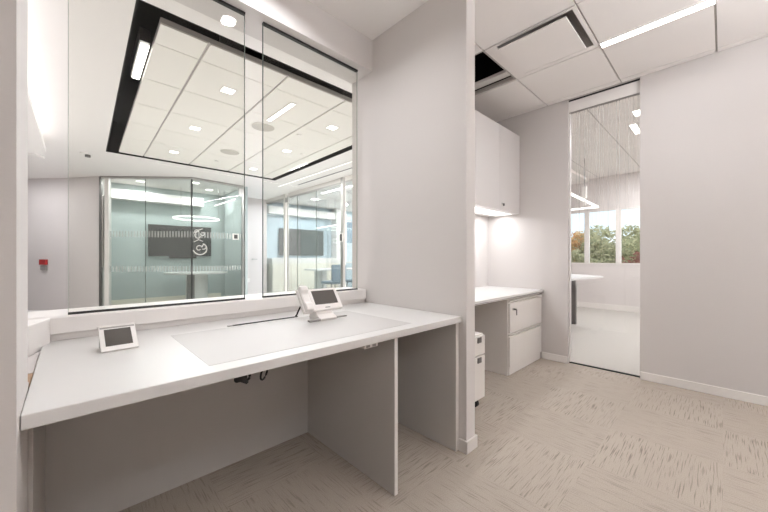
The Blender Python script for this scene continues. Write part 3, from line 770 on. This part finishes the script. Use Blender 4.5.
# right glass room (its glass front runs away from us along x = 4.05)
XG = 4.06
def front_seg(n, y0, y1):
    r = sgroup('window_%d' % n, (XG, y0, 0))
    local_glass('pane', (XG, y0+.004), (XG, y1-.004), .03, 2.62, .012, G_CONFR, r)
    obj('bottom_channel', B((XG-.015, XG+.015, y0, y1, 0, .03)), STEEL, r)
    obj('top_channel', B((XG-.015, XG+.015, y0, y1, 2.62, 2.66)), STEEL, r)
    obj('head_panel', B((XG-.01, XG+.01, y0, y1, 2.66, HC-.0005)), TRIM, r)
    obj('glass_edge', B((XG-.007, XG+.007, y0, y0+.004, .03, 2.62)), G_EDGE, r)
for n, (y0, y1) in enumerate(((3.55, 5.34), (5.51, 6.45), (6.45, 7.31), (7.31, 7.76), (7.98, 9.05))): front_seg(6+n, y0, y1)
struct('trim_6', B((XG-.03, XG+.03, 7.89, 7.98, 0, HC-.0005)), TRIM)
struct('trim_7', B((XG-.03, XG+.03, 5.40, 5.48, 0, HC-.0005)), STEEL)
t = thing('glass_door_rail', (XG, 7.8, 0), 'tall steel hinge post with patch fittings on the glass door of the right room', 'door fitting')
obj('post', B((XG-.02, XG+.02, 7.775, 7.80, .0, 2.7)), STEEL, t)
obj('fitting', B((XG-.05, XG-.015, 7.70, 7.855, 2.52, 2.64)), STEEL, t); obj('fitting', B((XG-.05, XG-.015, 7.70, 7.855, .05, .17)), STEEL, t)
t = thing('room_reader', (XG, 5.52, 1.5), 'small black room reader on a white post of the right glass room', 'card reader')
obj('frame', B((XG-.06, XG-.036, 5.38, 5.47, 1.42, 1.60)), TRIM, t); obj('screen', B((XG-.066, XG-.0605, 5.39, 5.46, 1.44, 1.58)), TVM, t)
struct('wall_blue', B((XG, 6.75, 9.30, 9.40, 0, HC), (6.75, 9.2, 9.30, 9.40, 0, .9), (6.75, 9.2, 9.30, 9.40, 2.4, HC), (8.6, 9.2, 9.30, 9.40, .9, 2.4)), BLUE)
struct('wall_room_right', B((9.1, 9.2, 3.55, 9.4, 0, HC)), WALLP)
struct('trim_8', B((6.45, 6.85, 9.0, 9.2995, 0, HC-.0005)), TRIM)
wn = sgroup('window_11', (7.6, 9.33, .9))
obj('frame', B((6.86, 8.6, 9.31, 9.36, .9, .94), (6.86, 8.6, 9.31, 9.36, 2.36, 2.4), (7.40, 7.46, 9.31, 9.36, .94, 2.36)), TRIM, wn)
obj('pane', B((6.86, 8.6, 9.33, 9.336, .94, 2.36)), G_WIN, wn)
obj('blind', B((6.9, 7.38, 9.26, 9.28, 1.62, 2.36), (7.48, 8.58, 9.26, 9.28, 1.62, 2.36)), CHAIRF, wn)
struct('trim_9', B((4.12, 6.44, 9.05, 9.2995, 2.38, 2.6)), CEIL)
t = thing('television', (5.3, 9.25, 1.15), 'wide black television on the pale blue wall behind the right glass room', 'television')
obj('screen', B((4.52, 6.08, 9.225, 9.26, 1.16, 1.985)), TVM, t, bevel=.005)
obj('wall_mount', B((5.0, 5.6, 9.26, 9.2999, 1.4, 1.7)), DMET, t)
t = thing('credenza', (5.3, 9.05, 0), 'low white and beige cabinet under the television in the right glass room', 'cabinet')
obj('top', B((4.12, 6.44, 8.86, 9.299, .93, 1.08)), TRIM, t)
obj('body', B((4.14, 6.42, 8.88, 9.299, 0, .93)), CREAM, t)
for k in range(4): obj('door', B((4.15+k*.568, 4.15+k*.568+.56, 8.862, 8.879, .06, .92)), CREAM, t, bevel=.002)
t = thing('meeting_table', (5.8, 7.85, 0), 'white rectangular meeting table inside the right glass room', 'table')
obj('tabletop', B((4.75, 6.8, 7.5, 8.2, .74, .78)), LAM, t, bevel=.004)
obj('leg', B((5.0, 5.15, 7.65, 8.05, 0, .74)), LAMP_, t); obj('leg', B((6.4, 6.55, 7.65, 8.05, 0, .74)), LAMP_, t)
for (x, y, l) in ((5.0, 5.2, 'added square light nearest the glass in the ceiling of the right room'), (5.0, 8.0, 'added square light near the television in the right room ceiling'),
                  (6.8, 6.2, 'added square light above the meeting table in the right room'), (7.2, 8.3, 'added square light near the blinds in the right room ceiling')):
    t = tag(obj('square_ceiling_light', B((x-.1, x+.1, y-.1, y+.1, HC-.004, HC-.0003)), E_SQ), l, 'ceiling light', 'added square lights in the right glass room')
    area((x, y, HC-.01), .19, .19, 62)  # these four fixtures are added to light up the right room
def chair(x, y, rz, label):
    t = thing('office_chair', (x, y, 0), label, 'chair', 'blue grey chairs at the meeting table', rz)
    obj('seat', B((-.24, .24, -.24, .24, .42, .49)), CHAIRF, t, local=True, bevel=.03)
    obj('backrest', B((-.23, .23, -.27, -.22, .50, .92)), CHAIRF, t, local=True, bevel=.03)
    for sx in (-1, 1):
        for sy in (-1, 1): obj('leg', tube(bmesh.new(), [(sx*.19, sy*.19, .42), (sx*.23, sy*.23, 0)], .014, 8), DMET, t, local=True)
chair(4.95, 7.05, 0, 'blue grey chair nearest the glass at the meeting table')
chair(5.75, 7.05, 0, 'blue grey chair farther right at the meeting table')
t = thing('linear_pendant', (5.4, 8.0, 2.0), 'thin white linear pendant hanging in the right glass room', 'pendant light')
obj('light_bar', bar(bmesh.new(), (5.473, 8.7, 2.0), (5.30, 7.345, 2.0), .035, .035), E_RING, t)
for w_ in ((5.44, 5.446, 8.5, 8.506), (5.325, 5.331, 7.5, 7.506)): obj('suspension_wire', B((*w_, 2.01, HC-.001)), DMET, t)

# lights of the lobby and glass rooms
t = thing('linear_ceiling_light', (-.95, 8.3, HC), 'added linear light washing the far lobby wall, hidden left of the window view', 'ceiling light')  # hidden wall wash, added to brighten the far wall
obj('diffuser', B((-1.0, -.93, 8.55, 9.4, HC-.006, HC-.0003)), E_LIN, t)
obj('housing', slab(bmesh.new(), -1.01, -.92, 8.54, 9.41, HC-.008, HC-.0003, [(-1.0, -.93, 8.55, 9.4)]), TRIM, t)
area((-.965, 8.97, HC-.012), .07, .85, 13)
area((1.72, 3.485, HC-.012), .05, .6, 16)
area((3.48, 5.4, HC-.012), .04, 3.4, 22)

# ------------------------------------------------------------------ world
wd = bpy.data.worlds.new('sky'); S.world = wd; wd.use_nodes = True
nt = wd.node_tree; nt.nodes.clear()
bg = nt.nodes.new('ShaderNodeBackground'); bg.inputs['Strength'].default_value = 1.6
ow = nt.nodes.new('ShaderNodeOutputWorld')
tc = nt.nodes.new('ShaderNodeTexCoord'); n = nt.nodes.new('ShaderNodeTexNoise'); n.inputs['Scale'].default_value = 5
rp = nt.nodes.new('ShaderNodeValToRGB'); rp.color_ramp.elements[0].color = (.62, .78, .95, 1); rp.color_ramp.elements[1].color = (1, 1, 1, 1)
rp.color_ramp.elements[0].position = .35; rp.color_ramp.elements[1].position = .55
nt.links.new(tc.outputs['Generated'], n.inputs['Vector']); nt.links.new(n.outputs['Fac'], rp.inputs['Fac'])
nt.links.new(rp.outputs['Color'], bg.inputs['Color']); nt.links.new(bg.outputs[0], ow.inputs[0])

# ------------------------------------------------------------------ camera
cam = bpy.data.cameras.new('camera'); co = bpy.data.objects.new('camera', cam); COL.objects.link(co)
co.location = (0, 0, 1.10); co.rotation_euler = (R(90), 0, -(math.pi/2-math.atan2(339, 326.3)))
cam.sensor_width = 36; cam.lens = 36*326.3/768; cam.shift_y = 1.5/768; cam.clip_start = .02
S.camera = co
S.view_settings.view_transform = 'Standard'; S.view_settings.look = 'None'
S.view_settings.exposure = 0.34; S.view_settings.gamma = 1
S.cycles.use_denoising = True
S.cycles.max_bounces = 12; S.cycles.diffuse_bounces = 6; S.cycles.transparent_max_bounces = 24; S.cycles.glossy_bounces = 4
